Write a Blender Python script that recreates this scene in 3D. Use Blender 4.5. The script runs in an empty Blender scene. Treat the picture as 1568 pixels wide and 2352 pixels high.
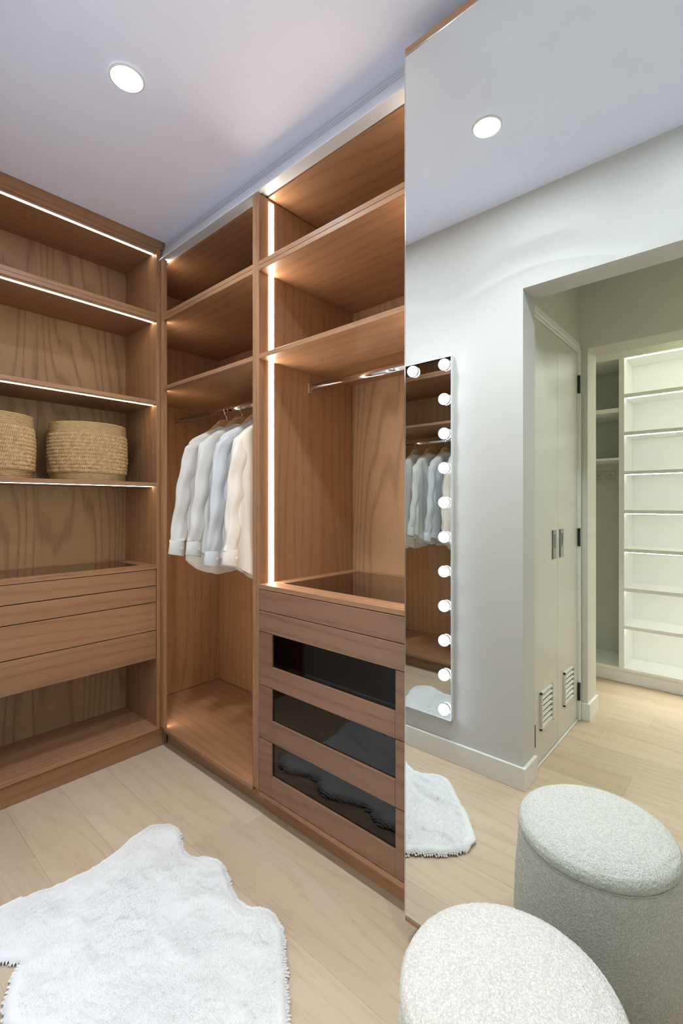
import bpy, bmesh, math, random
import numpy as np
from mathutils import Vector

random.seed(7)
rng = np.random.default_rng(7)
S = bpy.context.scene
C = S.collection
PI = math.pi

# ------------------------------------------------------------------ camera
H = 1.2
cam_d = bpy.data.cameras.new('camera')
cam_d.sensor_fit = 'VERTICAL'
cam_d.sensor_height = 36.0
cam_d.lens = 36.0 * 1079.4 / 2352.0
cam_d.shift_y = (1157.6 - 1176.0) / 2352.0
cam_d.clip_start = 0.02
cam = bpy.data.objects.new('camera', cam_d)
C.objects.link(cam)
cam.location = (0, 0, H)
cam.rotation_euler = (PI / 2, 0, math.radians(41.715 - 90.0))
S.camera = cam

# ------------------------------------------------------------------ world, exposure, lights
w = bpy.data.worlds.new('world')
S.world = w
w.use_nodes = True
w.node_tree.nodes['Background'].inputs[0].default_value = (0.9, 0.95, 1.0, 1)
w.node_tree.nodes['Background'].inputs[1].default_value = 0.0
S.view_settings.view_transform = 'Standard'
S.view_settings.look = 'None'
S.view_settings.exposure = 0.68
S.view_settings.gamma = 1.0
S.view_settings.use_curve_mapping = False
S.cycles.max_bounces = 14
S.cycles.diffuse_bounces = 6
S.cycles.glossy_bounces = 8
S.cycles.transmission_bounces = 8
S.cycles.sample_clamp_indirect = 4.0
S.cycles.use_denoising = True

CEIL = 2.50
LED_A = 11.0        # strips under the shelves of the left run
LED_B = 26.0       # upright strips of the right run
LED_W = 40.0        # strips of the white shelving
BULB = 10.5
DOWN_E = 190.0     # emission of the downlight lenses
DOWN_W = 3.0       # watts of the lamp under each lens
HALL_E = 75.0
LOBBY_E = 70.0

# ------------------------------------------------------------------ material helpers
def mat(name):
    m = bpy.data.materials.new(name)
    m.use_nodes = True
    nt = m.node_tree
    return m, nt, nt.nodes['Principled BSDF']

def nd(nt, kind, **kw):
    n = nt.nodes.new(kind)
    for k, v in kw.items():
        setattr(n, k, v)
    return n

def lk(nt, a, b):
    nt.links.new(a, b)

def math_n(nt, op, a, b=None, clamp=False):
    n = nd(nt, 'ShaderNodeMath', operation=op, use_clamp=clamp)
    for i, v in enumerate((a, b)):
        if v is None:
            continue
        if isinstance(v, (int, float)):
            n.inputs[i].default_value = v
        else:
            lk(nt, v, n.inputs[i])
    return n.outputs[0]

def mixc(nt, fac, a, b):
    n = nd(nt, 'ShaderNodeMix', data_type='RGBA')
    for i, v in ((0, fac), (6, a), (7, b)):
        if isinstance(v, (int, float)):
            n.inputs[i].default_value = v
        elif isinstance(v, tuple):
            n.inputs[i].default_value = (*v, 1)
        else:
            lk(nt, v, n.inputs[i])
    return n.outputs[2]

def srgb(r, g, b):
    f = lambda c: (c / 255 / 12.92) if c / 255 <= 0.04045 else ((c / 255 + 0.055) / 1.055) ** 2.4
    return (f(r), f(g), f(b))

def random_coords(nt, amount=40.0):
    tc = nd(nt, 'ShaderNodeTexCoord')
    oi = nd(nt, 'ShaderNodeObjectInfo')
    off = math_n(nt, 'MULTIPLY', oi.outputs['Random'], amount)
    cb = nd(nt, 'ShaderNodeCombineXYZ')
    off2 = math_n(nt, 'MULTIPLY', off, 1.7)
    off3 = math_n(nt, 'MULTIPLY', off, 0.6)
    lk(nt, off, cb.inputs[0]); lk(nt, off2, cb.inputs[1]); lk(nt, off3, cb.inputs[2])
    ad = nd(nt, 'ShaderNodeVectorMath', operation='ADD')
    lk(nt, tc.outputs['Object'], ad.inputs[0]); lk(nt, cb.outputs[0], ad.inputs[1])
    return ad.outputs[0], oi.outputs['Random']

def wood(name, along, ca, cb_, cl, rough=0.42, line=0.5, pore=0.35, freq=26.0, amp=10.0, vary=0.12, bump=0.12, spec=0.35):
    m, nt, p = mat(name)
    vec, rnd = random_coords(nt)
    ax = {'x': 0, 'y': 1, 'z': 2}[along]
    others = [i for i in range(3) if i != ax]
    sp = nd(nt, 'ShaderNodeSeparateXYZ'); lk(nt, vec, sp.inputs[0])
    across = math_n(nt, 'ADD', sp.outputs[others[0]], sp.outputs[others[1]])
    mp = nd(nt, 'ShaderNodeMapping')
    s = [2.6, 2.6, 2.6]; s[ax] = 0.42
    mp.inputs['Scale'].default_value = s
    lk(nt, vec, mp.inputs['Vector'])
    n1 = nd(nt, 'ShaderNodeTexNoise'); n1.inputs['Scale'].default_value = 1.0
    n1.inputs['Detail'].default_value = 2.5; n1.inputs['Roughness'].default_value = 0.45
    lk(nt, mp.outputs[0], n1.inputs['Vector'])
    ph = math_n(nt, 'ADD', math_n(nt, 'MULTIPLY', across, freq), math_n(nt, 'MULTIPLY', n1.outputs[0], amp))
    sn = math_n(nt, 'SINE', math_n(nt, 'MULTIPLY', ph, 2 * PI))
    ln = math_n(nt, 'POWER', math_n(nt, 'MULTIPLY', math_n(nt, 'ADD', sn, 1.0), 0.5), 4.0)
    mp2 = nd(nt, 'ShaderNodeMapping')
    s2 = [420.0, 420.0, 420.0]; s2[ax] = 14.0
    mp2.inputs['Scale'].default_value = s2
    lk(nt, vec, mp2.inputs['Vector'])
    n2 = nd(nt, 'ShaderNodeTexNoise'); n2.inputs['Scale'].default_value = 1.0; n2.inputs['Detail'].default_value = 2.0
    lk(nt, mp2.outputs[0], n2.inputs['Vector'])
    pr = nd(nt, 'ShaderNodeMapRange'); pr.inputs[1].default_value = 0.5; pr.inputs[2].default_value = 0.72
    lk(nt, n2.outputs[0], pr.inputs[0])
    mp3 = nd(nt, 'ShaderNodeMapping')
    s3 = [5.0, 5.0, 5.0]; s3[ax] = 0.8
    mp3.inputs['Scale'].default_value = s3
    lk(nt, vec, mp3.inputs['Vector'])
    n3 = nd(nt, 'ShaderNodeTexNoise'); n3.inputs['Scale'].default_value = 1.0; n3.inputs['Detail'].default_value = 3.0
    lk(nt, mp3.outputs[0], n3.inputs['Vector'])
    r3 = nd(nt, 'ShaderNodeMapRange'); r3.inputs[1].default_value = 0.3; r3.inputs[2].default_value = 0.7
    lk(nt, n3.outputs[0], r3.inputs[0])
    c = mixc(nt, r3.outputs[0], ca, cb_)
    poreln = math_n(nt, 'MULTIPLY', pr.outputs[0], math_n(nt, 'ADD', math_n(nt, 'MULTIPLY', ln, 0.8), 0.35))
    c = mixc(nt, math_n(nt, 'MULTIPLY', ln, line), c, cl)
    c = mixc(nt, math_n(nt, 'MULTIPLY', poreln, pore, True), c, cl)
    hsv = nd(nt, 'ShaderNodeHueSaturation')
    lk(nt, c, hsv.inputs['Color'])
    lk(nt, math_n(nt, 'ADD', math_n(nt, 'MULTIPLY', rnd, vary), 1.0 - vary / 2), hsv.inputs['Value'])
    lk(nt, hsv.outputs[0], p.inputs['Base Color'])
    p.inputs['Roughness'].default_value = rough
    p.inputs['Specular IOR Level'].default_value = spec
    b = nd(nt, 'ShaderNodeBump'); b.inputs['Strength'].default_value = bump; b.inputs['Distance'].default_value = 0.0006
    lk(nt, math_n(nt, 'SUBTRACT', 1.0, poreln), b.inputs['Height'])
    lk(nt, b.outputs[0], p.inputs['Normal'])
    return m

def plain(name, col, rough=0.5, metal=0.0, spec=0.5, nscale=0.0, nstr=0.0, bump=0.0, bscale=200.0):
    m, nt, p = mat(name)
    p.inputs['Roughness'].default_value = rough
    p.inputs['Metallic'].default_value = metal
    p.inputs['Specular IOR Level'].default_value = spec
    tc = nd(nt, 'ShaderNodeTexCoord')
    n = nd(nt, 'ShaderNodeTexNoise'); n.inputs['Scale'].default_value = nscale or 6.0; n.inputs['Detail'].default_value = 3.0
    lk(nt, tc.outputs['Object'], n.inputs['Vector'])
    k = nstr or 0.02
    dark = tuple(c * (1 - k) for c in col)
    lite = tuple(min(1.0, c * (1 + k)) for c in col)
    lk(nt, mixc(nt, n.outputs[0], dark, lite), p.inputs['Base Color'])
    if bump:
        nb = nd(nt, 'ShaderNodeTexNoise'); nb.inputs['Scale'].default_value = bscale; nb.inputs['Detail'].default_value = 2.0
        lk(nt, tc.outputs['Object'], nb.inputs['Vector'])
        b = nd(nt, 'ShaderNodeBump'); b.inputs['Strength'].default_value = bump; b.inputs['Distance'].default_value = 0.001
        lk(nt, nb.outputs[0], b.inputs['Height']); lk(nt, b.outputs[0], p.inputs['Normal'])
    return m

def emit(name, col, strength):
    m, nt, p = mat(name)
    p.inputs['Base Color'].default_value = (*col, 1)
    p.inputs['Emission Color'].default_value = (*col, 1)
    p.inputs['Emission Strength'].default_value = strength
    return m

def glass(name, col, rough=0.02):
    m, nt, p = mat(name)
    p.inputs['Base Color'].default_value = (*col, 1)
    p.inputs['Transmission Weight'].default_value = 1.0
    p.inputs['Roughness'].default_value = rough
    p.inputs['IOR'].default_value = 1.5
    return m

WA, WB, WL = srgb(160, 121, 90), srgb(148, 108, 78), srgb(104, 70, 48)
M = {}
for a in 'xyz':
    M['wood_' + a] = wood('oak_veneer_' + a, a, WA, WB, WL, line=0.2, pore=0.55, freq=20, amp=7)
M['wood_front'] = wood('oak_drawer_fronts', 'y', srgb(136, 103, 82), srgb(126, 92, 72), srgb(90, 62, 46), line=0.2, pore=0.6, freq=20, amp=7)
M['wood_back'] = wood('oak_veneer_crown_cut', 'z', srgb(164, 132, 101), srgb(152, 119, 88), srgb(108, 76, 50), line=0.42, pore=0.6, freq=8, amp=17)
M['plank'] = wood('pale_oak_plank', 'y', srgb(198, 180, 157), srgb(190, 168, 143), srgb(168, 143, 118), rough=0.5, line=0.15, pore=0.6, freq=14, amp=12, vary=0.10, bump=0.05, spec=0.3)
M['hanger_wood'] = wood('beech', 'x', srgb(214, 176, 128), srgb(203, 163, 115), srgb(170, 125, 80), line=0.25, pore=0.2, vary=0.1)
M['wall'] = plain('wall_paint', srgb(201, 200, 197), 0.6, bump=0.05, bscale=350)
M['hall_wall'] = plain('hall_wall_paint', srgb(206, 205, 192), 0.6, bump=0.05, bscale=350)
M['ceiling'] = plain('ceiling_paint', srgb(232, 236, 253), 0.75)  # cool cast of the mixed lights is put into this base colour
M['white'] = plain('white_satin_paint', srgb(226, 226, 220), 0.35)
M['door'] = plain('door_paint', srgb(208, 206, 194), 0.3)
M['melamine'] = plain('white_melamine', srgb(240, 240, 236), 0.4)
M['grey_carcass'] = plain('grey_white_carcass', srgb(196, 198, 190), 0.5)
M['alu'] = plain('pale_grey_track', srgb(202, 205, 212), 0.3)
M['chrome'] = plain('polished_chrome', (0.82, 0.80, 0.80), 0.1, metal=1.0)
M['steel'] = plain('brushed_steel', (0.2, 0.2, 0.195), 0.35, metal=1.0)
M['black'] = plain('black_metal', (0.012, 0.012, 0.012), 0.4)
M['mirror'] = plain('silvered_mirror', (0.86, 0.895, 0.875), 0.0, metal=1.0)
M['mirror'].node_tree.nodes['Principled BSDF'].inputs['Specular IOR Level'].default_value = 0.5
M['vanity_mirror'] = plain('vanity_mirror_silver', (0.80, 0.83, 0.82), 0.0, metal=1.0)
M['dark_glass'] = glass('smoked_glass', (0.10, 0.085, 0.075))
M['tint_glass'] = glass('bronze_tinted_glass', (0.62, 0.52, 0.42))
M['drawer_dark'] = plain('dark_drawer_lining', (0.035, 0.025, 0.02), 0.6)
M['led_a'] = emit('led_strip_warm', (1.0, 0.92, 0.58), LED_A)
M['led_a_top'] = emit('led_strip_white', (1.0, 0.93, 0.84), LED_A)
M['led_b'] = emit('led_strip_upright', (1.0, 0.86, 0.70), LED_B)
M['led_side'] = emit('led_strip_upright_dim', (1.0, 0.84, 0.64), LED_B * 0.28)
M['led_stile'] = emit('led_strip_stile', (1.0, 0.84, 0.64), LED_B * 0.8)
M['led_w'] = emit('led_strip_shelving', (1.0, 1.0, 0.92), LED_W)
M['bulb'] = emit('opal_bulb', (0.70, 0.83, 1.0), BULB)
M['lens'] = emit('downlight_lens', (0.86, 0.94, 1.0), DOWN_E)
M['lens_hall'] = emit('hall_downlight_lens', (0.96, 1.0, 0.48), HALL_E)
M['lens_lobby'] = emit('lobby_downlight_lens', (0.96, 1.0, 0.42), LOBBY_E)
M['socket'] = plain('socket_plastic', srgb(190, 190, 176), 0.4)

def fabric(name, col, trans=0.3, bump=0.25):
    m, nt, p = mat(name)
    p.inputs['Base Color'].default_value = (*col, 1)
    p.inputs['Roughness'].default_value = 0.85
    p.inputs['Specular IOR Level'].default_value = 0.1
    tc = nd(nt, 'ShaderNodeTexCoord')
    n = nd(nt, 'ShaderNodeTexNoise'); n.inputs['Scale'].default_value = 34.0; n.inputs['Detail'].default_value = 4.0
    mp = nd(nt, 'ShaderNodeMapping'); mp.inputs['Scale'].default_value = (1, 1, 0.3)
    lk(nt, tc.outputs['Object'], mp.inputs[0]); lk(nt, mp.outputs[0], n.inputs['Vector'])
    b = nd(nt, 'ShaderNodeBump'); b.inputs['Strength'].default_value = bump; b.inputs['Distance'].default_value = 0.004
    lk(nt, n.outputs[0], b.inputs['Height']); lk(nt, b.outputs[0], p.inputs['Normal'])
    tr = nd(nt, 'ShaderNodeBsdfTranslucent'); tr.inputs['Color'].default_value = (*col, 1)
    mx = nd(nt, 'ShaderNodeMixShader'); mx.inputs[0].default_value = trans
    lk(nt, p.outputs[0], mx.inputs[1]); lk(nt, tr.outputs[0], mx.inputs[2])
    lk(nt, mx.outputs[0], nt.nodes['Material Output'].inputs[0])
    return m

M['shirt_white'] = fabric('white_cotton', srgb(233, 230, 226))
M['shirt_blue'] = fabric('cool_white_cotton', srgb(224, 225, 227))
M['shirt_cream'] = fabric('cream_white_linen', srgb(236, 230, 221))

def boucle():
    m, nt, p = mat('boucle_wool')
    tc = nd(nt, 'ShaderNodeTexCoord')
    v = nd(nt, 'ShaderNodeTexVoronoi'); v.inputs['Scale'].default_value = 230.0; v.inputs['Randomness'].default_value = 1.0
    n0 = nd(nt, 'ShaderNodeTexNoise'); n0.inputs['Scale'].default_value = 160.0; n0.inputs['Detail'].default_value = 2.0
    mx = nd(nt, 'ShaderNodeVectorMath', operation='SCALE'); mx.inputs['Scale'].default_value = 0.012
    lk(nt, tc.outputs['Object'], n0.inputs['Vector']); lk(nt, n0.outputs['Color'], mx.inputs[0])
    ad = nd(nt, 'ShaderNodeVectorMath', operation='ADD')
    lk(nt, tc.outputs['Object'], ad.inputs[0]); lk(nt, mx.outputs[0], ad.inputs[1])
    lk(nt, ad.outputs[0], v.inputs['Vector'])
    mr = nd(nt, 'ShaderNodeMapRange'); mr.inputs[1].default_value = 0.1; mr.inputs[2].default_value = 0.75
    lk(nt, v.outputs['Distance'], mr.inputs[0])
    lk(nt, mixc(nt, mr.outputs[0], srgb(234, 232, 228), srgb(206, 203, 197)), p.inputs['Base Color'])  # gaps between loops darkened, their shade painted into the wool colour
    p.inputs['Roughness'].default_value = 0.95
    p.inputs['Specular IOR Level'].default_value = 0.1
    b = nd(nt, 'ShaderNodeBump'); b.inputs['Strength'].default_value = 0.7; b.inputs['Distance'].default_value = 0.003; b.invert = True
    lk(nt, v.outputs['Distance'], b.inputs['Height']); lk(nt, b.outputs[0], p.inputs['Normal'])
    return m
M['boucle'] = boucle()
M['fur'] = plain('sheepskin_wool', srgb(232, 231, 230), 0.9, spec=0.1, nscale=14, nstr=0.02)
M['hide'] = plain('sheepskin_hide', srgb(224, 224, 224), 0.9, spec=0.1)
M['straw'] = plain('seagrass', srgb(178, 148, 106), 0.75, spec=0.2, nscale=60, nstr=0.5)
M['straw_shade'] = plain('seagrass_gap_shade', srgb(96, 74, 48), 0.85)  # inner wall darkened to paint the shade between the woven strands
M['straw_band'] = plain('seagrass_band', srgb(170, 144, 104), 0.75, spec=0.2, nscale=50, nstr=0.25)

# ------------------------------------------------------------------ mesh helpers
class MB:
    """collects shapes in world coordinates"""
    def __init__(self):
        self.bm = bmesh.new()
    def box(self, x0, x1, y0, y1, z0, z1, bev=0.0012):
        x0, x1 = sorted((x0, x1)); y0, y1 = sorted((y0, y1)); z0, z1 = sorted((z0, z1))
        t = bmesh.new()
        vs = [t.verts.new((x, y, z)) for x in (x0, x1) for y in (y0, y1) for z in (z0, z1)]
        for f in ((0, 1, 3, 2), (4, 6, 7, 5), (0, 4, 5, 1), (2, 3, 7, 6), (0, 2, 6, 4), (1, 5, 7, 3)):
            t.faces.new([vs[i] for i in f])
        b = min(bev, 0.45 * min(x1 - x0, y1 - y0, z1 - z0))
        if b > 0:
            bmesh.ops.bevel(t, geom=list(t.edges), offset=b, segments=1, affect='EDGES', profile=0.5)
        self.merge(t)
        return self
    def merge(self, t):
        me = bpy.data.meshes.new('t'); t.to_mesh(me); t.free()
        self.bm.from_mesh(me); bpy.data.meshes.remove(me)
    def prism(self, pts, axis, a0, a1):
        """polygon pts (2D, in the two other axes in order) extruded along axis"""
        t = bmesh.new()
        def P(p, a):
            q = list(p); q.insert('xyz'.index(axis), a); return q
        lo = [t.verts.new(P(p, a0)) for p in pts]
        hi = [t.verts.new(P(p, a1)) for p in pts]
        n = len(pts)
        t.faces.new(lo); t.faces.new(hi)
        for i in range(n):
            t.faces.new((lo[i], lo[(i + 1) % n], hi[(i + 1) % n], hi[i]))
        bmesh.ops.recalc_face_normals(t, faces=list(t.faces))
        self.merge(t)
        return self
    def tube(self, pts, r, seg=8, closed=False):
        t = bmesh.new()
        n = len(pts); rings = []
        P = [Vector(p) for p in pts]
        up = Vector((0.123, 0.97, 0.21)).normalized()
        for i in range(n):
            a = P[i - 1] if (i > 0 or closed) else P[i]
            b = P[(i + 1) % n] if (i < n - 1 or closed) else P[i]
            d = (b - a).normalized()
            u = d.cross(up)
            if u.length < 1e-4:
                u = d.cross(Vector((1, 0, 0)))
            u.normalize(); v = d.cross(u)
            rr = r[i] if isinstance(r, (list, tuple)) else r
            rings.append([t.verts.new(P[i] + rr * (math.cos(2 * PI * k / seg) * u + math.sin(2 * PI * k / seg) * v)) for k in range(seg)])
        m = n if closed else n - 1
        for i in range(m):
            A, B = rings[i], rings[(i + 1) % n]
            for k in range(seg):
                t.faces.new((A[k], A[(k + 1) % seg], B[(k + 1) % seg], B[k]))
        if not closed:
            t.faces.new(rings[0][::-1]); t.faces.new(rings[-1])
        self.merge(t)
        return self
    def lathe(self, prof, cx, cy, cz=0.0, seg=48, ax='z', cap=True):
        t = bmesh.new()
        rings = []
        for r, h in prof:
            ring = []
            for k in range(seg):
                c, s = r * math.cos(2 * PI * k / seg), r * math.sin(2 * PI * k / seg)
                co = {'z': (cx + c, cy + s, cz + h), 'x': (cx + h, cy + c, cz + s), 'y': (cx + c, cy + h, cz + s)}[ax]
                ring.append(t.verts.new(co))
            rings.append(ring)
        for A, B in zip(rings, rings[1:]):
            for k in range(seg):
                t.faces.new((A[k], A[(k + 1) % seg], B[(k + 1) % seg], B[k]))
        if cap:
            t.faces.new(rings[0][::-1]); t.faces.new(rings[-1])
        bmesh.ops.recalc_face_normals(t, faces=list(t.faces))
        self.merge(t)
        return self
    def grid(self, rings, close_u=True, cap0=False, cap1=False):
        t = bmesh.new()
        R = [[t.verts.new(p) for p in ring] for ring in rings]
        n = len(R[0])
        for A, B in zip(R, R[1:]):
            for k in range(n if close_u else n - 1):
                t.faces.new((A[k], A[(k + 1) % n], B[(k + 1) % n], B[k]))
        if cap0: t.faces.new(R[0][::-1])
        if cap1: t.faces.new(R[-1])
        self.merge(t)
        return self
    def build(self, name, m, parent=None, smooth=False, origin=None):
        base = origin if origin is not None else (root_loc(parent) if parent else (0, 0, 0))
        me = bpy.data.meshes.new(name)
        bmesh.ops.translate(self.bm, verts=self.bm.verts, vec=(-base[0], -base[1], -base[2]))
        bmesh.ops.recalc_face_normals(self.bm, faces=list(self.bm.faces))
        self.bm.to_mesh(me); self.bm.free()
        me.materials.append(m)
        if smooth:
            me.polygons.foreach_set('use_smooth', [True] * len(me.polygons))
        o = bpy.data.objects.new(name, me)
        C.objects.link(o)
        if parent:
            o.parent = parent
        else:
            o.location = base
        return o

def root_loc(o):
    while o.parent:
        o = o.parent
    return tuple(o.location)

def thing(name, label, cat, loc, group=None):
    o = bpy.data.objects.new(name, None)
    o.empty_display_size = 0.1
    C.objects.link(o)
    o.location = loc
    o['label'] = label; o['category'] = cat
    if group: o['group'] = group
    return o

def tag(o, label, cat, group=None):
    o['label'] = label; o['category'] = cat
    if group: o['group'] = group
    return o

def struct(o):
    o['kind'] = 'structure'
    return o

def box(name, m, parent, *d, bev=0.0012):
    return MB().box(*d, bev=bev).build(name, m, parent)

# ------------------------------------------------------------------ key planes
YA = 2.212           # front of the left run
YBK = 2.567          # its back
XB = 1.137           # front of the right run
XBK = 1.705          # its back
XM = 1.070           # face of the mirror door
XW = 0.159           # room face of the vanity wall
mx = lambda x: 2 * XM - x      # mirrored depth to real depth
YN = -0.32           # near end of the dressing room

# ------------------------------------------------------------------ floor and planks
fl = struct(box('floor', M['plank'], None, -2.4, 1.75, -2.2, 2.62, -0.06, -0.006, bev=0))
PW = 0.19
fixed = {-1: [1.84, 1.09], 3: [1.435], -4: [0.42]}
plank_n = 0
for k in range(-13, 4):
    x0 = 0.50 + PW * k
    x1 = x0 + PW
    js = sorted(fixed.get(k, [random.uniform(0, 1.22)]))
    js = [j for j in js]
    while js[0] > -2.2: js.insert(0, js[0] - 1.22)
    while js[-1] < 2.6: js.append(js[-1] + 1.22)
    for a, b in zip(js, js[1:]):
        a2, b2 = max(a, -2.2), min(b, 2.3)
        if b2 - a2 < 0.05: continue
        g = 0.00015
        o = MB().box(x0 + g, x1 - g, a2 + g, b2 - g, -0.006, 0.0, bev=0.0004).build('plank', M['plank'], fl)
        plank_n += 1

# ------------------------------------------------------------------ ceiling and walls
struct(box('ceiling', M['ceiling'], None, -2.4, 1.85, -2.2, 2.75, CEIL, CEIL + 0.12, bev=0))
WT = 0.139
OPY = 0.745            # jamb of the opening
OPZ = 2.106
struct(MB().prism([(2.70, 0), (2.70, CEIL), (YN, CEIL), (YN, OPZ), (OPY, OPZ), (OPY, 0)], 'x', XW - WT, XW).build('wall_left', M['wall']))
struct(box('wall_back', M['wall'], None, XW, 1.85, YBK + 0.004, YBK + 0.12, 0, CEIL, bev=0))
struct(box('wall_right', M['wall'], None, XBK + 0.02, XBK + 0.14, YN, YBK, 0, CEIL, bev=0))
struct(box('wall_near', M['wall'], None, XW - WT, XBK + 0.14, YN - 0.12, YN, 0, CEIL, bev=0))
# baseboard of the vanity wall and its return round the jamb
BBH = 0.094
BT = 0.014
struct(MB().box(XW, XW + BT, OPY - BT, YA - 0.004, 0, BBH, bev=0.0015)
       .box(XW - WT + 0.006, XW, OPY - BT, OPY, 0, BBH, bev=0.0015).build('baseboard_left', M['white']))

# hall behind the opening (seen in the mirror)
XH = mx(2.855)          # face of the hall's far wall
DY = 0.757              # plane of the double doors
HX0 = XW - WT
DL, DM, DR = mx(2.132), mx(2.476), mx(2.815)     # door edges
DT = 2.052
struct(MB().box(XH - 0.02, HX0, DY + 0.0, DY + 0.1, DT + 0.03, CEIL, bev=0)
       .box(DL + 0.004, HX0 + 0.0, DY, DY + 0.1, 0, DT + 0.03, bev=0.001)
       .box(XH - 0.02, DR - 0.022, DY, DY + 0.1, 0, DT + 0.03, bev=0.001)
       .box(XH - 0.02, HX0, DY + 0.1, DY + 0.14, 0, CEIL, bev=0).build('wall_hall', M['hall_wall']))
struct(MB().box(DL + 0.004, DR - 0.022, DY - 0.013, DY + 0.004, DT, DT + 0.034, bev=0.003)
       .box(DL + 0.004, DR - 0.022, DY - 0.006, DY + 0.03, DT - 0.012, DT, bev=0.002)
       .box(DR - 0.022, DR - 0.006, DY - 0.013, DY + 0.004, 0, DT + 0.034, bev=0.003)
       .box(DR - 0.010, DR - 0.001, DY - 0.004, DY + 0.03, 0, DT, bev=0.002).build('trim_1', M['white']))
struct(box('threshold_trim', M['white'], None, DL, DR, DY - 0.004, DY + 0.012, 0.0, 0.008, bev=0.002))

def hall_door(n, xa, xb, hx, vx, hinge_x, hz):
    """one leaf between xa > xb with a flush pull, a louvred vent and hinges"""
    d = struct(MB().box(xb + 0.001, xa - 0.001, DY + 0.002, DY + 0.036, 0.014, DT - 0.014, bev=0.0015).build('door_%d' % n, M['door'], origin=((xa + xb) / 2, DY, 0)))
    # flush pull
    hw = 0.026
    p = MB()
    p.box(hx - hw, hx + hw, DY - 0.003, DY + 0.003, 0.930, 1.072, bev=0.001)
    h = p.build('pull_handle', M['steel'], d)
    MB().box(hx - 0.011, hx + 0.011, DY - 0.0036, DY - 0.0026, 0.985, 1.052, bev=0.0003).build('finger_slot', M['black'], h)
    # vent
    x0, x1, z0, z1 = vx - 0.080, vx + 0.080, 0.155, 0.330
    v = MB()
    f = 0.010
    v.box(x0, x1, DY - 0.009, DY + 0.003, z0, z0 + f, bev=0.001).box(x0, x1, DY - 0.009, DY + 0.003, z1 - f, z1, bev=0.001)
    v.box(x0, x0 + f, DY - 0.009, DY + 0.003, z0, z1, bev=0.001).box(x1 - f, x1, DY - 0.009, DY + 0.003, z0, z1, bev=0.001)
    vo = v.build('vent_frame', M['door'], d)
    MB().box(x0 + f, x1 - f, DY + 0.0008, DY + 0.0018, z0 + f, z1 - f, bev=0).build('vent_backing', plain_dark, vo)
    ns = 6
    for i in range(ns):
        zc = z0 + f + (z1 - z0 - 2 * f) * (i + 0.5) / ns
        MB().prism([(DY - 0.0090, zc - 0.0085), (DY - 0.0075, zc - 0.0098), (DY + 0.001, zc + 0.001), (DY - 0.0005, zc + 0.0025)], 'x', x0 + f, x1 - f).build('slat', M['door'], vo)
    for z in hz:
        MB().lathe([(0.0001, 0), (0.008, 0.001), (0.008, 0.099), (0.0001, 0.1)], hinge_x, DY - 0.006, z, seg=14).build('hinge', M['black'], d)
    return d
plain_dark = plain('vent_shadow_board', srgb(70, 69, 63), 0.7)
hall_door(1, DL, DM, mx(2.421), mx(2.303), DL + 0.008, (0.12,))
hall_door(2, DM, DR, mx(2.533), mx(2.647), DR - 0.004, (0.112, 0.966, 1.812))

# far wall of the hall with its opening
JY = 0.716
OZ2 = 2.062
struct(MB().prism([(1.3, 0), (1.3, CEIL), (-2.2, CEIL), (-2.2, 0), (-1.2, 0), (-1.2, OZ2), (JY, OZ2), (JY, 0)], 'x', XH - 0.175, XH).build('wall_far', M['hall_wall']))
struct(MB().box(XH, XH + BT, JY - BT, DY, 0, BBH, bev=0.0015)
       .box(XH - 0.175 + 0.004, XH, JY - BT, JY, 0, BBH, bev=0.0015).build('baseboard_far', M['white']))
struct(box('wall_hall_end', M['hall_wall'], None, -2.4, XW - WT, -2.3, -2.2, 0, CEIL, bev=0))
struct(box('wall_near_hall', M['hall_wall'], None, XW - WT - 0.02, XW - WT, -2.2, YN - 0.0, 0, CEIL, bev=0))
struct(box('wall_lobby_side', M['hall_wall'], None, -2.4, XH - 0.175, 1.3, 1.42, 0, CEIL, bev=0))
struct(box('wall_lobby_back', M['hall_wall'], None, -2.5, -2.4, -2.2, 1.42, 0, CEIL, bev=0))

# ------------------------------------------------------------------ white built-in shelving beyond the hall (seen in the mirror)
UX = mx(3.605)
UB = mx(3.88)
UC = mx(3.965)
sh = thing('built_in_shelving', 'white built-in shelving with glowing shelf strips, beyond the hall doorway', 'shelving', (UX, 0.2, 0))
wm = M['melamine']
UY0 = -0.62
box('plinth', wm, sh, UX - 0.012, UX - 0.03, UY0, 1.28, 0, 0.082)
box('bottom_panel', wm, sh, UX, UC, UY0, 1.28, 0.082, 0.101)
box('top_panel', wm, sh, UX, UC, UY0, 1.28, 2.178, 2.215)
box('fascia', wm, sh, UX, UX - 0.02, UY0, 1.28, 2.215, CEIL - 0.004)
box('divider', wm, sh, UX, UC, 0.681, 0.713, 0.101, 2.178)
box('side_panel', wm, sh, UX, UC, UY0, UY0 + 0.03, 0.101, 2.178)
box('side_panel', M['grey_carcass'], sh, UX, UC, 1.25, 1.28, 0.101, 2.178)
box('back_panel', wm, sh, UB, UB - 0.012, UY0 + 0.03, 0.681, 0.101, 2.178)
box('back_panel', M['grey_carcass'], sh, UC, UC - 0.012, 0.713, 1.25, 0.101, 2.178)
shelf_z = [(0.363, 0.386), (0.616, 0.640), (0.878, 0.902), (1.136, 1.160), (1.398, 1.420), (1.659, 1.682), (1.911, 1.936)]
for a, b in shelf_z:
    box('shelf', wm, sh, UX - 0.002, UB, UY0 + 0.03, 0.681, a, b)
for a, b in ((1.819, 1.849), (1.498, 1.512)):
    box('cubby_shelf', M['melamine'], sh, UX - 0.002, UC, 0.713, 1.25, a, b)
for z in [a for a, b in shelf_z] + [2.178]:
    box('light_strip', M['led_w'], sh, UX - 0.022, UX - 0.032, UY0 + 0.035, 0.679, z - 0.003, z, bev=0)

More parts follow.
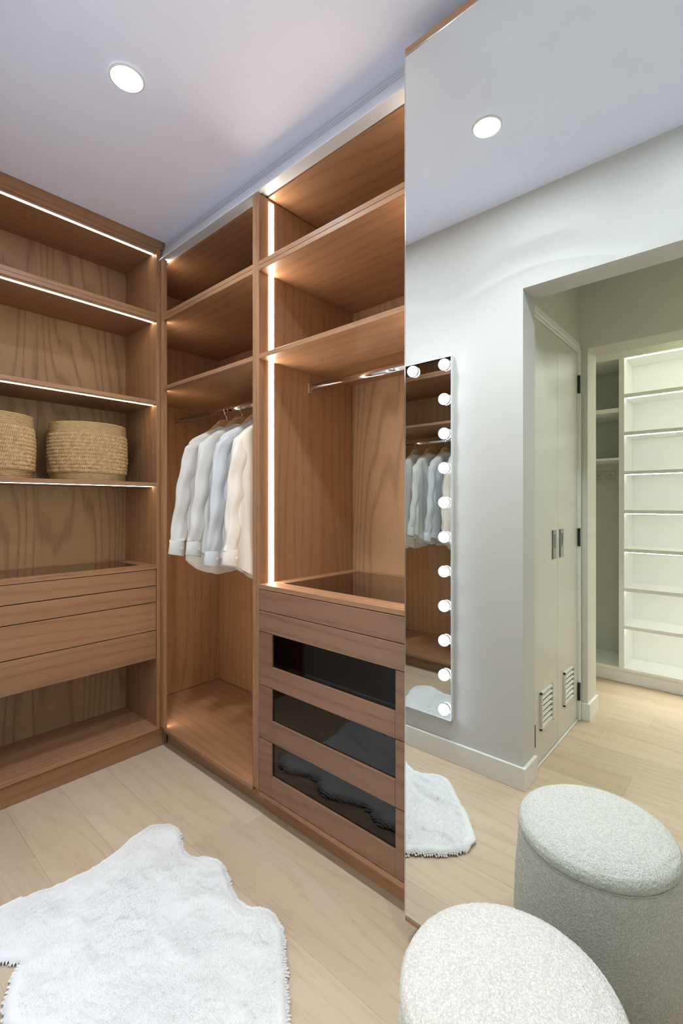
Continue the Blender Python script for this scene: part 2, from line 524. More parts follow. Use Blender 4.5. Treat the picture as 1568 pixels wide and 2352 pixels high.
so = thing('power_socket', 'grey-white double wall socket with two switches, at the back of the shelving cubby', 'socket', (UC, 0.876, 1.365))
pl = box('face_plate', M['socket'], so, UC + 0.001, UC + 0.009, 0.803, 0.949, 1.362, 1.448, bev=0.003)
for yc in (0.915, 0.837):
    for dy, dz, a, b in ((0, 0.012, 0.0022, 0.0045), (0.011, -0.012, 0.0035, 0.002), (-0.011, -0.012, 0.0035, 0.002)):
        box('pin_slot', M['black'], pl, UC + 0.0088, UC + 0.0096, yc + dy - a, yc + dy + a, 1.402 + dz - b, 1.402 + dz + b, bev=0)
for yc in (0.884, 0.868):
    box('switch_rocker', M['socket'], pl, UC + 0.008, UC + 0.0115, yc - 0.0065, yc + 0.0065, 1.393, 1.417, bev=0.002)

# ------------------------------------------------------------------ left run (baskets, drawers)
wx, wy, wz, wbk = M['wood_x'], M['wood_y'], M['wood_z'], M['wood_back']
XL = XW + 0.004
A = thing('open_wardrobe', 'oak wardrobe unit with baskets, four plain drawers and lit shelves, facing across the rug', 'wardrobe', (0.7, 2.39, 0))
box('side_panel', wz, A, XB - 0.018, XB, YA, YBK - 0.002, 0.089, 2.458)
box('side_panel', wz, A, XL, XL + 0.018, YA, YBK - 0.002, 0.089, 2.458)
XI0, XI1 = XL + 0.018, XB - 0.018
# back in veneered sheets
for a, b in ((XI0, 0.70), (0.70, XI1)):
    box('back_panel', wbk, A, a, b, YBK - 0.012, YBK - 0.002, 0.107, 2.44, bev=0.0006)
box('fascia', wx, A, XL, XB + 0.018, YA + 0.002, YA + 0.02, 2.459, CEIL - 0.001)
box('top_panel', wx, A, XI0, XI1, YA, YBK - 0.002, 2.438, 2.458)
box('bottom_panel', wx, A, XI0, XI1, YA, YBK - 0.002, 0.089, 0.107)
box('plinth', wx, A, XL, 1.176, YA + 0.010, YA + 0.028, 0, 0.0885)
box('shelf', wx, A, XI0, XI1, YA + 0.001, YBK - 0.013, 2.119, 2.137)
box('shelf', wx, A, XI0, XI1, YA + 0.001, YBK - 0.013, 2.1005, 2.1185)
box('shelf', wx, A, XI0, XI1, YA + 0.001, YBK - 0.013, 1.6885, 1.707)
box('shelf', wx, A, XI0, XI1, YA + 0.001, YBK - 0.013, 1.2865, 1.305)
for z, m in ((2.438, 'led_a_top'), (2.1005, 'led_a'), (1.6885, 'led_a'), (1.2865, 'led_a')):
    box('light_strip', M[m], A, XI0 + 0.004, XI1 - 0.002, YA + 0.034, YA + 0.045, z - 0.0015, z, bev=0)
# counter with smoked glass insert
ct = MB()
ct.box(XI0, XI1, YA, YA + 0.052, 0.881, 0.901).box(XI0, XI1, YBK - 0.045, YBK - 0.013, 0.881, 0.901)
ct.box(XI0, XI0 + 0.055, YA + 0.052, YBK - 0.045, 0.881, 0.901).box(1.062, XI1, YA + 0.052, YBK - 0.045, 0.881, 0.901)
co = ct.build('counter', wx, A)
box('glass_insert', M['tint_glass'], co, XI0 + 0.055, 1.062, YA + 0.052, YBK - 0.045, 0.893, 0.899, bev=0)
box('tray', M['drawer_dark'], co, XI0 + 0.04, XI1 - 0.02, YA + 0.04, YBK - 0.03, 0.835, 0.838, bev=0)
zs = [0.8785, 0.798, 0.7175, 0.5795, 0.4435]
for a, b in zip(zs[1:], zs):
    d = MB().box(XI0 + 0.003, XI1 - 0.004, YA - 0.001, YA + 0.017, a + 0.0036 if a != zs[-1] else a, b).build('drawer', wx, A)
    if a < 0.7:
        MB().box(XI0 + 0.02, XI1 - 0.02, YA + 0.017, YBK - 0.05, a + 0.02, b - 0.02, bev=0).build('drawer_box', M['wood_x'], d)

# ------------------------------------------------------------------ right run: hanging unit
YD = 1.459           # centre of the double divider
TOPB = 2.398
B1 = thing('hanging_wardrobe', 'oak hanging unit in the corner with a rail of white shirts', 'wardrobe', (1.41, 2.0, 0))
box('front_stile', wz, B1, XB, XB + 0.018, 2.178, YA - 0.0005, 0.1005, 2.3975)
box('side_panel', wz, B1, XB + 0.0185, XBK, YBK - 0.02, YBK - 0.002, 0.1005, 2.3975)
box('divider', wz, B1, XB, XBK, YD + 0.0003, YD + 0.0193, 0.1005, 2.3975)
box('back_panel', wz, B1, XBK - 0.010, XBK, YD + 0.0195, YBK - 0.0205, 0.1005, 2.3975)
y0, y1 = YD + 0.0195, YBK - 0.0205
def corner_board(name, z0, z1, m=None):
    # notched round the stile so that its front edge runs up to the corner
    o = MB().box(XB + 0.0005, XBK - 0.0105, y0, 2.1775, z0, z1).box(XB + 0.0188, XBK - 0.0105, 2.1777, y1, z0, z1).build(name, m or wy, B1)
    return o
corner_board('bottom_panel', 0.082, 0.100)
corner_board('shelf', 2.1165, 2.135)
corner_board('shelf', 2.098, 2.116)
corner_board('shelf', 1.7585, 1.777)
box('top_panel', wy, B1, 1.1815, XBK - 0.0105, y0, y1, TOPB, TOPB + 0.03)
box('plinth', wy, B1, 1.181, 1.199, YD, YA + 0.009, 0, 0.0815)
def rail(parent, ya, yb, z, x=1.411):
    r = MB()
    n = 16
    ring = [(x + 0.0085 * math.cos(2 * PI * k / n), z + 0.015 * math.sin(2 * PI * k / n)) for k in range(n)]
    ro = r.prism(ring, 'y', ya, yb).build('hanging_rail', M['chrome'], parent, smooth=True)
    for ye, s in ((ya, 1), (yb, -1)):
        MB().box(x - 0.013, x + 0.013, ye, ye + s * 0.006, z - 0.021, z + 0.021, bev=0.004).build('rail_bracket', M['chrome'], ro)
    return ro
RZ1 = 1.682
rail(B1, y0, y1, RZ1)
segs1 = [(0.105, 1.755), (1.780, 2.095), (2.138, 2.40)]
for a, b in segs1:
    box('light_strip', M['led_side'], B1, 1.186, 1.198, y0, y0 + 0.0015, a, b, bev=0)
    box('light_strip', M['led_stile'], B1, XB + 0.0182, XB + 0.0192, 2.184, 2.196, a, b, bev=0)

# ------------------------------------------------------------------ right run: drawer unit
B2 = thing('drawer_wardrobe', 'oak unit with glass-fronted drawers and an upright light strip, half covered by mirror door', 'wardrobe', (1.41, 1.08, 0))
yr, yl = 0.722, YD - 0.0193
box('divider', wz, B2, XB, XBK, yl, YD - 0.0003, 0.1005, 2.3975)
box('side_panel', wz, B2, XB, XBK, yr - 0.019, yr, 0.1005, 2.3975)
box('back_panel', wbk, B2, XBK - 0.010, XBK, yr, yl - 0.0002, 0.1005, 2.3975)
bx1 = XBK - 0.0105
box('bottom_panel', wy, B2, XB, bx1, yr, yl, 0.082, 0.100)
box('shelf', wy, B2, XB, bx1, yr, yl, 2.1165, 2.135)
box('shelf', wy, B2, XB, bx1, yr, yl, 2.098, 2.116)
box('shelf', wy, B2, XB, bx1, yr, yl, 1.7585, 1.777)
box('top_panel', wy, B2, 1.1815, bx1, yr, yl, TOPB, TOPB + 0.03)
box('plinth', wy, B2, 1.181, 1.199, YN + 0.01, YD - 0.0005, 0, 0.0815)
rail(B2, yr, yl, 1.695)
ct = MB()
CT0, CT1 = 0.8745, 0.892
ct.box(XB - 0.001, 1.212, yr, yl, CT0, CT1).box(bx1 - 0.03, bx1, yr, yl, CT0, CT1)
ct.box(1.212, bx1 - 0.03, yl - 0.058, yl, CT0, CT1).box(1.212, bx1 - 0.03, yr, yr + 0.058, CT0, CT1)
co = ct.build('counter', wy, B2)
box('glass_insert', M['tint_glass'], co, 1.212, bx1 - 0.03, yr + 0.058, yl - 0.058, 0.884, 0.890, bev=0)
box('tray', M['drawer_dark'], co, 1.19, bx1 - 0.02, yr + 0.03, yl - 0.03, 0.822, 0.825, bev=0)
fa, fb = yr + 0.004, yl - 0.003
for a, b in ((0.7945, 0.8722), (0.7135, 0.7920)):
    MB().box(XB - 0.001, XB + 0.018, fa, fb, a, b).build('drawer', M['wood_front'], B2)
for a, b in ((0.5105, 0.7110), (0.3085, 0.5080), (0.1030, 0.3060)):
    t = MB()
    t.box(XB - 0.001, XB + 0.018, fb - 0.075, fb, a, b).box(XB - 0.001, XB + 0.018, fa, fa + 0.075, a, b)
    t.box(XB - 0.001, XB + 0.018, fa + 0.075, fb - 0.075, a, a + 0.080)
    d = t.build('glass_drawer', M['wood_front'], B2)
    box('glass_pane', M['dark_glass'], d, XB + 0.006, XB + 0.011, fa + 0.075, fb - 0.075, a + 0.080, b + 0.0005, bev=0)
    t = MB()
    t.box(XB + 0.019, XBK - 0.06, fa + 0.02, fb - 0.02, a + 0.02, a + 0.026, bev=0).box(XBK - 0.07, XBK - 0.06, fa + 0.02, fb - 0.02, a + 0.026, b - 0.02, bev=0)
    t.box(XB + 0.019, XBK - 0.06, fa + 0.02, fa + 0.03, a + 0.026, b - 0.02, bev=0).box(XB + 0.019, XBK - 0.06, fb - 0.03, fb - 0.02, a + 0.026, b - 0.02, bev=0)
    t.build('drawer_box', M['drawer_dark'], d)
for a, b in ((0.8935, 1.757), (1.779, 2.0965), (2.137, 2.385)):
    box('light_strip', M['led_b'], B2, 1.1865, 1.2105, yl - 0.0015, yl, a, b, bev=0)
    box('light_strip', M['led_b'], B2, 1.1865, 1.2005, yr, yr + 0.0015, a, b, bev=0)

# ------------------------------------------------------------------ sliding door track and mirror door
tk = MB()
prof = [(1.1285, 2.398), (1.146, 2.398), (1.146, 2.404), (1.180, 2.404), (1.180, CEIL - 0.001), (1.164, CEIL - 0.001), (1.162, 2.483), (1.166, 2.481),
        (1.166, 2.479), (1.160, 2.477), (1.160, 2.472), (1.165, 2.470), (1.165, 2.467), (1.156, 2.463), (1.140, 2.416), (1.137, 2.412), (1.140, 2.410), (1.137, 2.406), (1.1285, 2.403)]
tk.prism([(x, z) for x, z in prof], 'y', YN + 0.01, YA + 0.0005)
tag(tk.build('sliding_door_track', M['alu']), 'pale grey metal sliding-door track along the ceiling above the wardrobes', 'track')

MD = thing('mirror_door', 'tall frameless mirrored sliding door in front of the drawer unit', 'mirror', (XM + 0.01, 0.25, 0))
ya, yb = YN + 0.015, 0.7225
DB, DTOP = 0.0665, 2.4385   # the door hangs clear of floor and ceiling
box('backing_board', wy, MD, XM + 0.005, XM + 0.036, ya, yb, DB, DTOP)
box('top_rail', wy, MD, XM + 0.0005, XM + 0.005, ya, yb, DTOP - 0.0195, DTOP, bev=0.0005)
box('bottom_rail', wy, MD, XM + 0.0005, XM + 0.005, ya, yb, DB, DB + 0.0125, bev=0.0005)
box('mirror_pane', M['mirror'], MD, XM, XM + 0.0045, ya, yb - 0.0022, DB + 0.0145, DTOP - 0.0215, bev=0)
box('edge_trim', M['chrome'], MD, XM - 0.0005, XM + 0.005, yb - 0.0018, yb + 0.0012, DB + 0.0145, DTOP - 0.0215, bev=0.0004)
box('edge_trim', M['chrome'], MD, XM - 0.0012, XM + 0.004, ya, yb, DTOP - 0.0215, DTOP - 0.0195, bev=0.0003)
box('edge_trim', M['chrome'], MD, XM - 0.0012, XM + 0.004, ya, yb, DB + 0.0125, DB + 0.0145, bev=0.0003)

# ------------------------------------------------------------------ vanity mirror with bulbs
VX = XW + 0.023
vy0, vy1, vz0, vz1 = 1.0665, 1.4745, 0.1945, 1.886
V = thing('vanity_mirror', 'tall narrow wall mirror edged with round glowing bulbs, on the white wall', 'mirror', (XW, 1.27, vz0))
box('mirror_pane', M['vanity_mirror'], V, VX - 0.004, VX, vy0 + 0.002, vy1 - 0.002, vz0 + 0.002, vz1 - 0.002, bev=0)
fr = MB()
fr.box(XW + 0.001, VX + 0.001, vy0, vy0 + 0.002, vz0, vz1, bev=0.0004).box(XW + 0.001, VX + 0.001, vy1 - 0.002, vy1, vz0, vz1, bev=0.0004)
fr.box(XW + 0.001, VX + 0.001, vy0, vy1, vz0, vz0 + 0.002, bev=0.0004).box(XW + 0.001, VX + 0.001, vy0, vy1, vz1 - 0.002, vz1, bev=0.0004)
fr.box(XW + 0.001, VX - 0.005, vy0 + 0.002, vy1 - 0.002, vz0 + 0.002, vz1 - 0.002, bev=0)
fr.build('frame', plain('mirror_edge_white', srgb(214, 216, 218), 0.4), V)
bulb_me = base_me = None
spots = [(vy0 + 0.032, vz0 + 0.050 + 0.1604 * i) for i in range(11)] + [(vy1 - 0.032, vz0 + 0.050 + 0.1604 * i) for i in range(11)] + [((vy0 + vy1) / 2, vz0 + 0.050 + 1.604)]
for y, z in spots:
    if bulb_me is None:
        t = MB(); t.lathe([(0.0001, 0.004)] + [(0.0262 * math.sin(a), 0.0085 - 0.0262 * math.cos(a)) for a in np.linspace(1.42, PI - 0.02, 14)], 0, 0, 0, seg=24, ax='x')
        bo = t.build('bulb', M['bulb'], smooth=True, origin=(0, 0, 0)); bulb_me = bo.data
        t = MB(); t.lathe([(0.0001, 0), (0.0275, 0.0), (0.0275, 0.0028), (0.025, 0.004), (0.0001, 0.004)], 0, 0, 0, seg=20, ax='x')
        ba = t.build('bulb_base', M['chrome'], smooth=False, origin=(0, 0, 0)); base_me = ba.data
    else:
        bo = bpy.data.objects.new('bulb', bulb_me); C.objects.link(bo)
        ba = bpy.data.objects.new('bulb_base', base_me); C.objects.link(ba)
    bo.parent = V; bo.location = (VX + 0.0005 - XW, y - 1.27, z - vz0)
    ba.parent = bo

# ------------------------------------------------------------------ downlights
def downlight(x, y, z, label, lens, group, watts=0.0, r=0.042):
    t = thing('ceiling_light', label, 'ceiling light', (x, y, z), group)
    MB().lathe([(r + 0.001, -0.0005), (r + 0.009, -0.0005), (r + 0.009, -0.003), (r + 0.005, -0.005), (r + 0.001, -0.004), (r + 0.001, -0.0005)], x, y, z, seg=40, cap=False).build('trim_ring', M['white'], t, smooth=True)
    MB().lathe([(0.0001, -0.0008), (r, -0.0008), (r, -0.003), (0.0001, -0.003)], x, y, z, seg=40).build('lens', M[lens], t)
    if watts:
        d = bpy.data.lights.new('lamp', 'AREA')
        d.shape = 'DISK'; d.size = 2 * r - 0.006; d.energy = watts; d.color = (0.86, 0.94, 1.0); d.spread = 2.1
        o = bpy.data.objects.new('lamp', d); C.objects.link(o); o.parent = t; o.location = (0, 0, -0.0045)
    return t
g = 'recessed ceiling lights'
downlight(0.635, 1.443, CEIL, 'round white recessed ceiling light above the sheepskin rug', 'lens', g, DOWN_W)
downlight(0.598, 0.7035, CEIL, 'round white ceiling light seen only in the mirror door', 'lens', g, DOWN_W)
downlight(0.61, 0.0, CEIL, 'added round white ceiling light above the wardrobe doorway, unseen, lights the stool', 'lens', g, DOWN_W * 0.45)  # added unseen light, brightens the stool and the foreground
downlight(-0.30, -0.30, CEIL, 'round warm recessed ceiling light of the hall', 'lens_hall', g)
downlight(-1.16, 0.1, CEIL, 'round warm recessed ceiling light in front of the white shelving', 'lens_lobby', g)

# ------------------------------------------------------------------ smooth noise for displaced meshes
def vnoise(P, seed=0):
    """value noise, P (n,3) array, returns -1..1"""
    P = np.asarray(P, float)
    i = np.floor(P).astype(np.int64); f = P - i
    f = f * f * (3 - 2 * f)
    def h(ix, iy, iz):
        n = (ix * 374761393 + iy * 668265263 + iz * 2147483647 + seed * 974711) & 0x7fffffff
        n = ((n ^ (n >> 13)) * 1274126177) & 0x7fffffff
        return ((n ^ (n >> 16)) & 0xffff) / 32767.5 - 1.0
    r = 0
    for dx in (0, 1):
        for dy in (0, 1):
            for dz in (0, 1):
                wgt = (f[:, 0] if dx else 1 - f[:, 0]) * (f[:, 1] if dy else 1 - f[:, 1]) * (f[:, 2] if dz else 1 - f[:, 2])
                r = r + wgt * h(i[:, 0] + dx, i[:, 1] + dy, i[:, 2] + dz)
    return r

def mesh_np(name, V, F, m, parent=None, loc=(0, 0, 0), smooth=True):
    me = bpy.data.meshes.new(name)
    V = np.asarray(V, np.float32); F = np.asarray(F, np.int32)
    k = F.shape[1]
    me.vertices.add(len(V)); me.vertices.foreach_set('co', V.ravel())
    me.loops.add(F.size); me.loops.foreach_set('vertex_index', F.ravel())
    me.polygons.add(len(F)); me.polygons.foreach_set('loop_start', np.arange(0, F.size, k, dtype=np.int32))
    me.polygons.foreach_set('use_smooth', np.full(len(F), smooth))
    me.update(calc_edges=True)
    me.materials.append(m)
    o = bpy.data.objects.new(name, me)
    C.objects.link(o)
    if parent: o.parent = parent
    else: o.location = loc
    return o

def ring_faces(nr, ns):
    r = np.arange(nr - 1)[:, None] * ns; k = np.arange(ns)[None, :]; k2 = (k + 1) % ns
    return np.stack([r + k, r + k2, r + ns + k2, r + ns + k], -1).reshape(-1, 4)

# ------------------------------------------------------------------ boucle stool
SX, SY = 0.792, 0.321
def stool_surface(prof, ns, amp, seed):
    d = [0.0]
    for (a, b), (c, e) in zip(prof, prof[1:]):
        d.append(d[-1] + math.hypot(c - a, e - b))
    n = int(d[-1] / 0.0027)
    t = np.linspace(0, d[-1], n)
    R = np.interp(t, d, [p[0] for p in prof]); Z = np.interp(t, d, [p[1] for p in prof])
    th = np.linspace(0, 2 * PI, ns, endpoint=False)
    dR, dZ = np.gradient(R, t), np.gradient(Z, t)
    nr, nz = dZ, -dR
    if nr[len(nr) // 2] < 0: nr, nz = -nr, -nz
    X = R[:, None] * np.cos(th); Y = R[:, None] * np.sin(th); ZZ = np.repeat(Z[:, None], ns, 1)
    P = np.stack([X, Y, ZZ], -1).reshape(-1, 3)
    N = np.stack([nr[:, None] * np.cos(th), nr[:, None] * np.sin(th), np.repeat(nz[:, None], ns, 1)], -1).reshape(-1, 3)
    k = np.abs(vnoise(P * 190, seed)) * 0.7 + 0.5 * np.abs(vnoise(P * 330, seed + 3))
    P = P + N * (amp * (0.6 - k))[:, None]
    return P, ring_faces(n, ns)
st = thing('pouf_stool', 'round cream boucle pouf stool with a domed seat, beside the mirror door', 'stool', (SX, SY, 0))
side = [(0.184, 0.012), (0.196, 0.03), (0.197, 0.10), (0.193, 0.22), (0.185, 0.313), (0.181, 0.3275), (0.176, 0.331)]
P_, F_ = stool_surface(side, 460, 0.0026, 1)
mesh_np('body', P_, F_, M['boucle'], st)
seat = [(0.175, 0.330), (0.1815, 0.333), (0.186, 0.341), (0.1855, 0.353), (0.179, 0.365), (0.162, 0.375), (0.127, 0.384), (0.08, 0.389), (0.0003, 0.391)]
P_, F_ = stool_surface(seat, 460, 0.0028, 5)
mesh_np('seat', P_, F_, M['boucle'], st)
MB().tube([(SX + 0.1832 * math.cos(a), SY + 0.1832 * math.sin(a), 0.3315) for a in np.linspace(0, 2 * PI, 120, endpoint=False)], 0.0018, 6, True).build('piping', M['boucle'], st, smooth=True)
MB().lathe([(0.0001, 0.0), (0.17, 0.0), (0.17, 0.014), (0.0001, 0.014)], SX, SY, 0, seg=40).build('base', M['black'], st)

# ------------------------------------------------------------------ sheepskin rug
out = [(0.290, 1.620), (0.32, 1.652), (0.364, 1.669), (0.407, 1.667), (0.425, 1.652), (0.463, 1.646), (0.491, 1.632), (0.573, 1.624), (0.618, 1.625), (0.688, 1.642), (0.769, 1.670),
       (0.825, 1.671), (0.867, 1.638), (0.880, 1.608), (0.880, 1.561), (0.849, 1.492), (0.842, 1.446), (0.853, 1.408), (0.874, 1.390), (0.897, 1.335),
       (0.892, 1.310), (0.873, 1.250), (0.848, 1.187), (0.849, 1.126), (0.872, 1.095), (0.883, 1.061), (0.875, 1.012), (0.856, 0.972), (0.822, 0.930), (0.788, 0.885), (0.752, 0.842), (0.716, 0.800), (0.680, 0.768), (0.645, 0.752), (0.600, 0.748), (0.565, 0.763), (0.512, 0.805), (0.462, 0.846), (0.433, 0.886), (0.388, 0.925),
       (0.340, 0.978), (0.318, 1.012), (0.318, 1.045), (0.343, 1.095), (0.360, 1.138), (0.335, 1.198), (0.302, 1.245), (0.288, 1.290), (0.295, 1.339), (0.308, 1.368), (0.328, 1.405), (0.347, 1.434),
       (0.325, 1.468), (0.292, 1.505), (0.272, 1.550), (0.273, 1.590)]
def densify(P, n):
    P = np.array(P); Q = np.vstack([P, P[:1]])
    # Catmull-Rom resample
    pts = []
    m = len(P)
    for i in range(m):
        p0, p1, p2, p3 = P[i - 1], P[i], P[(i + 1) % m], P[(i + 2) % m]
        for t in np.linspace(0, 1, 8, endpoint=False):
            pts.append(0.5 * (2 * p1 + (p2 - p0) * t + (2 * p0 - 5 * p1 + 4 * p2 - p3) * t * t + (3 * p1 - p0 - 3 * p2 + p3) * t ** 3))
    pts = np.array(pts)
    L = np.r_[0, np.cumsum(np.hypot(*np.diff(np.vstack([pts, pts[:1]]), axis=0).T))]
    s = np.linspace(0, L[-1], n, endpoint=False)
    pp = np.vstack([pts, pts[:1]])
    return np.c_[np.interp(s, L, pp[:, 0]), np.interp(s, L, pp[:, 1])]
OUT = densify(out, 420)
OUT = OUT + 0.0035 * np.c_[vnoise(np.c_[OUT * 60, np.zeros(420)], 11), vnoise(np.c_[OUT * 60, np.ones(420)], 12)]
def inside_dist(Q):
    A_ = OUT; B_ = np.roll(OUT, -1, 0)
    d = np.full(len(Q), 1e9); ins = np.zeros(len(Q), bool)
    for a, b in zip(A_, B_):
        ab = b - a
        t = np.clip(((Q - a) @ ab) / (ab @ ab), 0, 1)
        d = np.minimum(d, np.hypot(*(Q - a - t[:, None] * ab).T))
        c = (a[1] > Q[:, 1]) != (b[1] > Q[:, 1])
        with np.errstate(divide='ignore', invalid='ignore'):
            xi = (b[0] - a[0]) * (Q[:, 1] - a[1]) / (b[1] - a[1]) + a[0]
        ins ^= c & (Q[:, 0] < xi)
    return ins, d
RC = (0.6, 1.25)
rug = thing('sheepskin_rug', 'white sheepskin rug with a wavy hide outline, lying on the plank floor', 'rug', (RC[0], RC[1], 0))
def rug_height(xy, d):
    z = 0.020 * np.sqrt(np.clip(1 - (1 - np.clip(d / 0.022, 0, 1)) ** 2, 0, 1))
    q = np.c_[xy, np.zeros(len(xy))]
    return z + np.clip(d / 0.03, 0, 1) * (0.0030 * vnoise(q * 16, 21) + 0.0022 * vnoise(q * 38, 22) + 0.0012 * vnoise(q * 90, 23)) + 0.002
# hide: grid of cells inside the outline
gs = 0.006
gx = np.arange(OUT[:, 0].min() - gs, OUT[:, 0].max() + 2 * gs, gs); gy = np.arange(OUT[:, 1].min() - gs, OUT[:, 1].max() + 2 * gs, gs)
GX, GY = np.meshgrid(gx, gy, indexing='ij')
Q = np.c_[GX.ravel(), GY.ravel()]
ins, dd = inside_dist(Q)
Zr = np.where(ins, rug_height(Q, np.where(ins, dd, 0)), 0.001)
nx_, ny_ = GX.shape
ii, jj = np.meshgrid(np.arange(nx_ - 1), np.arange(ny_ - 1), indexing='ij')
c0 = (ii * ny_ + jj).ravel()
quads = np.c_[c0, c0 + ny_, c0 + ny_ + 1, c0 + 1]
keep = ins[quads].sum(1) >= 3
quads = quads[keep]
used = np.unique(quads); remap = np.zeros(len(Q), int); remap[used] = np.arange(len(used))
Vv = np.c_[Q[used, 0] - RC[0], Q[used, 1] - RC[1], Zr[used]]
mesh_np('hide', Vv, remap[quads], M['hide'], rug)
# wool: fine tufts
n_t = 190000
Qf = np.c_[rng.uniform(OUT[:, 0].min(), OUT[:, 0].max(), n_t * 2), rng.uniform(OUT[:, 1].min(), OUT[:, 1].max(), n_t * 2)]
# look the grid up instead of testing every tuft
rim = OUT[rng.integers(0, len(OUT), 60000)] + rng.normal(0, 0.006, (60000, 2))
Qf = np.vstack([rim, Qf])
ix = np.clip(((Qf[:, 0] - gx[0]) / gs).astype(int), 0, nx_ - 1); iy = np.clip(((Qf[:, 1] - gy[0]) / gs).astype(int), 0, ny_ - 1)
gi = ix * ny_ + iy
ok = ins[gi]
Qf, gi = Qf[ok][:n_t], gi[ok][:n_t]
df = dd[gi]
zf = Zr[gi]
q3 = np.c_[Qf, np.zeros(len(Qf))]
ang = PI * 1.2 * vnoise(q3 * 7, 31) + rng.normal(0, 0.5, len(Qf))
lean = 0.55 + 0.3 * rng.random(len(Qf))
# near the rim the wool leans outward
j = np.argmin(((Qf[:, None, :] - OUT[None, ::6, :]) ** 2).sum(-1), 1) if len(Qf) < 1 else None
gxn = np.gradient(np.where(ins, dd, -dd).reshape(nx_, ny_), gs, axis=0).ravel(); gyn = np.gradient(np.where(ins, dd, -dd).reshape(nx_, ny_), gs, axis=1).ravel()
edge = np.clip(1 - df / 0.03, 0, 1)
dx = np.cos(ang) * (1 - edge) - gxn[gi] * edge; dy = np.sin(ang) * (1 - edge) - gyn[gi] * edge
nl = np.hypot(dx, dy) + 1e-6; dx, dy = dx / nl, dy / nl
Lh = rng.uniform(0.004, 0.0085, len(Qf))
wd = 0.0005
px_, py_ = -dy * wd, dx * wd
bz = np.maximum(zf - 0.002, 0.0012)
tipz = bz + Lh * np.sqrt(np.clip(1 - lean ** 2, 0.05, 1)) * (1 - 0.8 * edge) - 0.002 * edge
tipz = np.maximum(tipz, 0.001)
bx_, by_ = Qf[:, 0] - RC[0], Qf[:, 1] - RC[1]
T = np.empty((len(Qf), 3, 3))
T[:, 0] = np.c_[bx_ + px_, by_ + py_, bz]; T[:, 1] = np.c_[bx_ - px_, by_ - py_, bz]
T[:, 2] = np.c_[bx_ + dx * Lh * lean, by_ + dy * Lh * lean, tipz]
wo = mesh_np('wool', T.reshape(-1, 3), np.arange(len(Qf) * 3).reshape(-1, 3), M['fur'], rug, smooth=False)
wo['kind'] = 'stuff'

# ------------------------------------------------------------------ seagrass baskets
def basket_meshes():
    R0, R1, Hh = 0.158, 0.152, 0.262
    V, F = [], []
    off = 0
    rows = 11
    z0, z1 = 0.036, 0.212
    seg = 5
    for r_ in range(rows):
        z = z0 + (z1 - z0) * (r_ + 0.5) / rows
        rad = R0 + 0.004 * math.sin(PI * (r_ + 0.5) / rows)
        tw = 44
        n = tw * 8
        a = np.linspace(0, 2 * PI, n, endpoint=False)
        for s in range(3):
            ph = a * tw / 1.0 * (1 if True else -1) + s * 2 * PI / 3 + r_ * 1.3
            wob = 0.0009 * np.sin(a * 17 + r_) + 0.0008 * rng.normal(0, 1, n)
            cr = rad + 0.0052 * np.cos(ph) + wob
            cz = z + 0.0096 * np.sin(ph)
            C0 = np.c_[cr * np.cos(a), cr * np.sin(a), cz]
            Tn = np.roll(C0, -1, 0) - np.roll(C0, 1, 0); Tn /= np.linalg.norm(Tn, axis=1)[:, None]
            U = np.c_[np.cos(a), np.sin(a), np.zeros(n)]; Wv = np.cross(Tn, U)
            k = np.arange(seg) * 2 * PI / seg
            rr = 0.0047
            P = C0[:, None, :] + rr * (np.cos(k)[None, :, None] * U[:, None, :] + np.sin(k)[None, :, None] * Wv[:, None, :])
            V.append(P.reshape(-1, 3))
            rI = np.arange(n)[:, None] * seg; rJ = ((np.arange(n) + 1) % n)[:, None] * seg
            kk = np.arange(seg)[None, :]; k2 = (kk + 1) % seg
            F.append(np.stack([rI + kk, rI + k2, rJ + k2, rJ + kk], -1).reshape(-1, 4) + off)
            off += n * seg
    return np.vstack(V), np.vstack(F), R0, Hh
BV, BF, BR, BHT = basket_meshes()
def coil_band(z0, z1, r0, r1, n, rt):
    V, F, off = [], [], 0
    ns, seg = 90, 6
    a = np.linspace(0, 2 * PI, ns, endpoint=False); k = np.arange(seg) * 2 * PI / seg
    for i in range(n):
        t = (i + 0.5) / n
        r, z = r0 + (r1 - r0) * t, z0 + (z1 - z0) * t
        rr = (r + rt * np.cos(k)[None, :] + 0.0007 * np.sin(a * 23 + i * 2)[:, None])
        P = np.stack([rr * np.cos(a)[:, None], rr * np.sin(a)[:, None], z + rt * np.sin(k)[None, :] + 0 * a[:, None]], -1)
        V.append(P.reshape(-1, 3))
        rI = np.arange(ns)[:, None] * seg; rJ = ((np.arange(ns) + 1) % ns)[:, None] * seg
        kk = np.arange(seg)[None, :]; k2 = (kk + 1) % seg
        F.append(np.stack([rI + kk, rI + k2, rJ + k2, rJ + kk], -1).reshape(-1, 4) + off)
        off += ns * seg
    return np.vstack(V), np.vstack(F)
def make_basket(x, y, label):
    t = thing('seagrass_basket', label, 'basket', (x, y, 1.3055), 'woven baskets on the lit shelf')
    b = mesh_np('woven_wall', BV, BF, M['straw'], t)
    V_, F_ = coil_band(0.209, BHT, BR + 0.004, BR + 0.001, 9, 0.0036)
    mesh_np('rim_band', V_, F_, M['straw_band'], t)
    V_, F_ = coil_band(0.0, 0.038, BR - 0.005, BR + 0.001, 6, 0.0038)
    V_[:, 2] += 0.0035 - V_[:, 2].min() - 0.0035
    mesh_np('base_band', V_, F_, M['straw_band'], t)
    MB().lathe([(0.0001, 0.002), (BR - 0.006, 0.002), (BR - 0.005, 0.25), (BR - 0.009, 0.25), (BR - 0.010, 0.008), (0.0001, 0.008)], x, y, 1.3055, seg=60).build('inner_wall', M['straw_shade'], t, smooth=False)
    return t
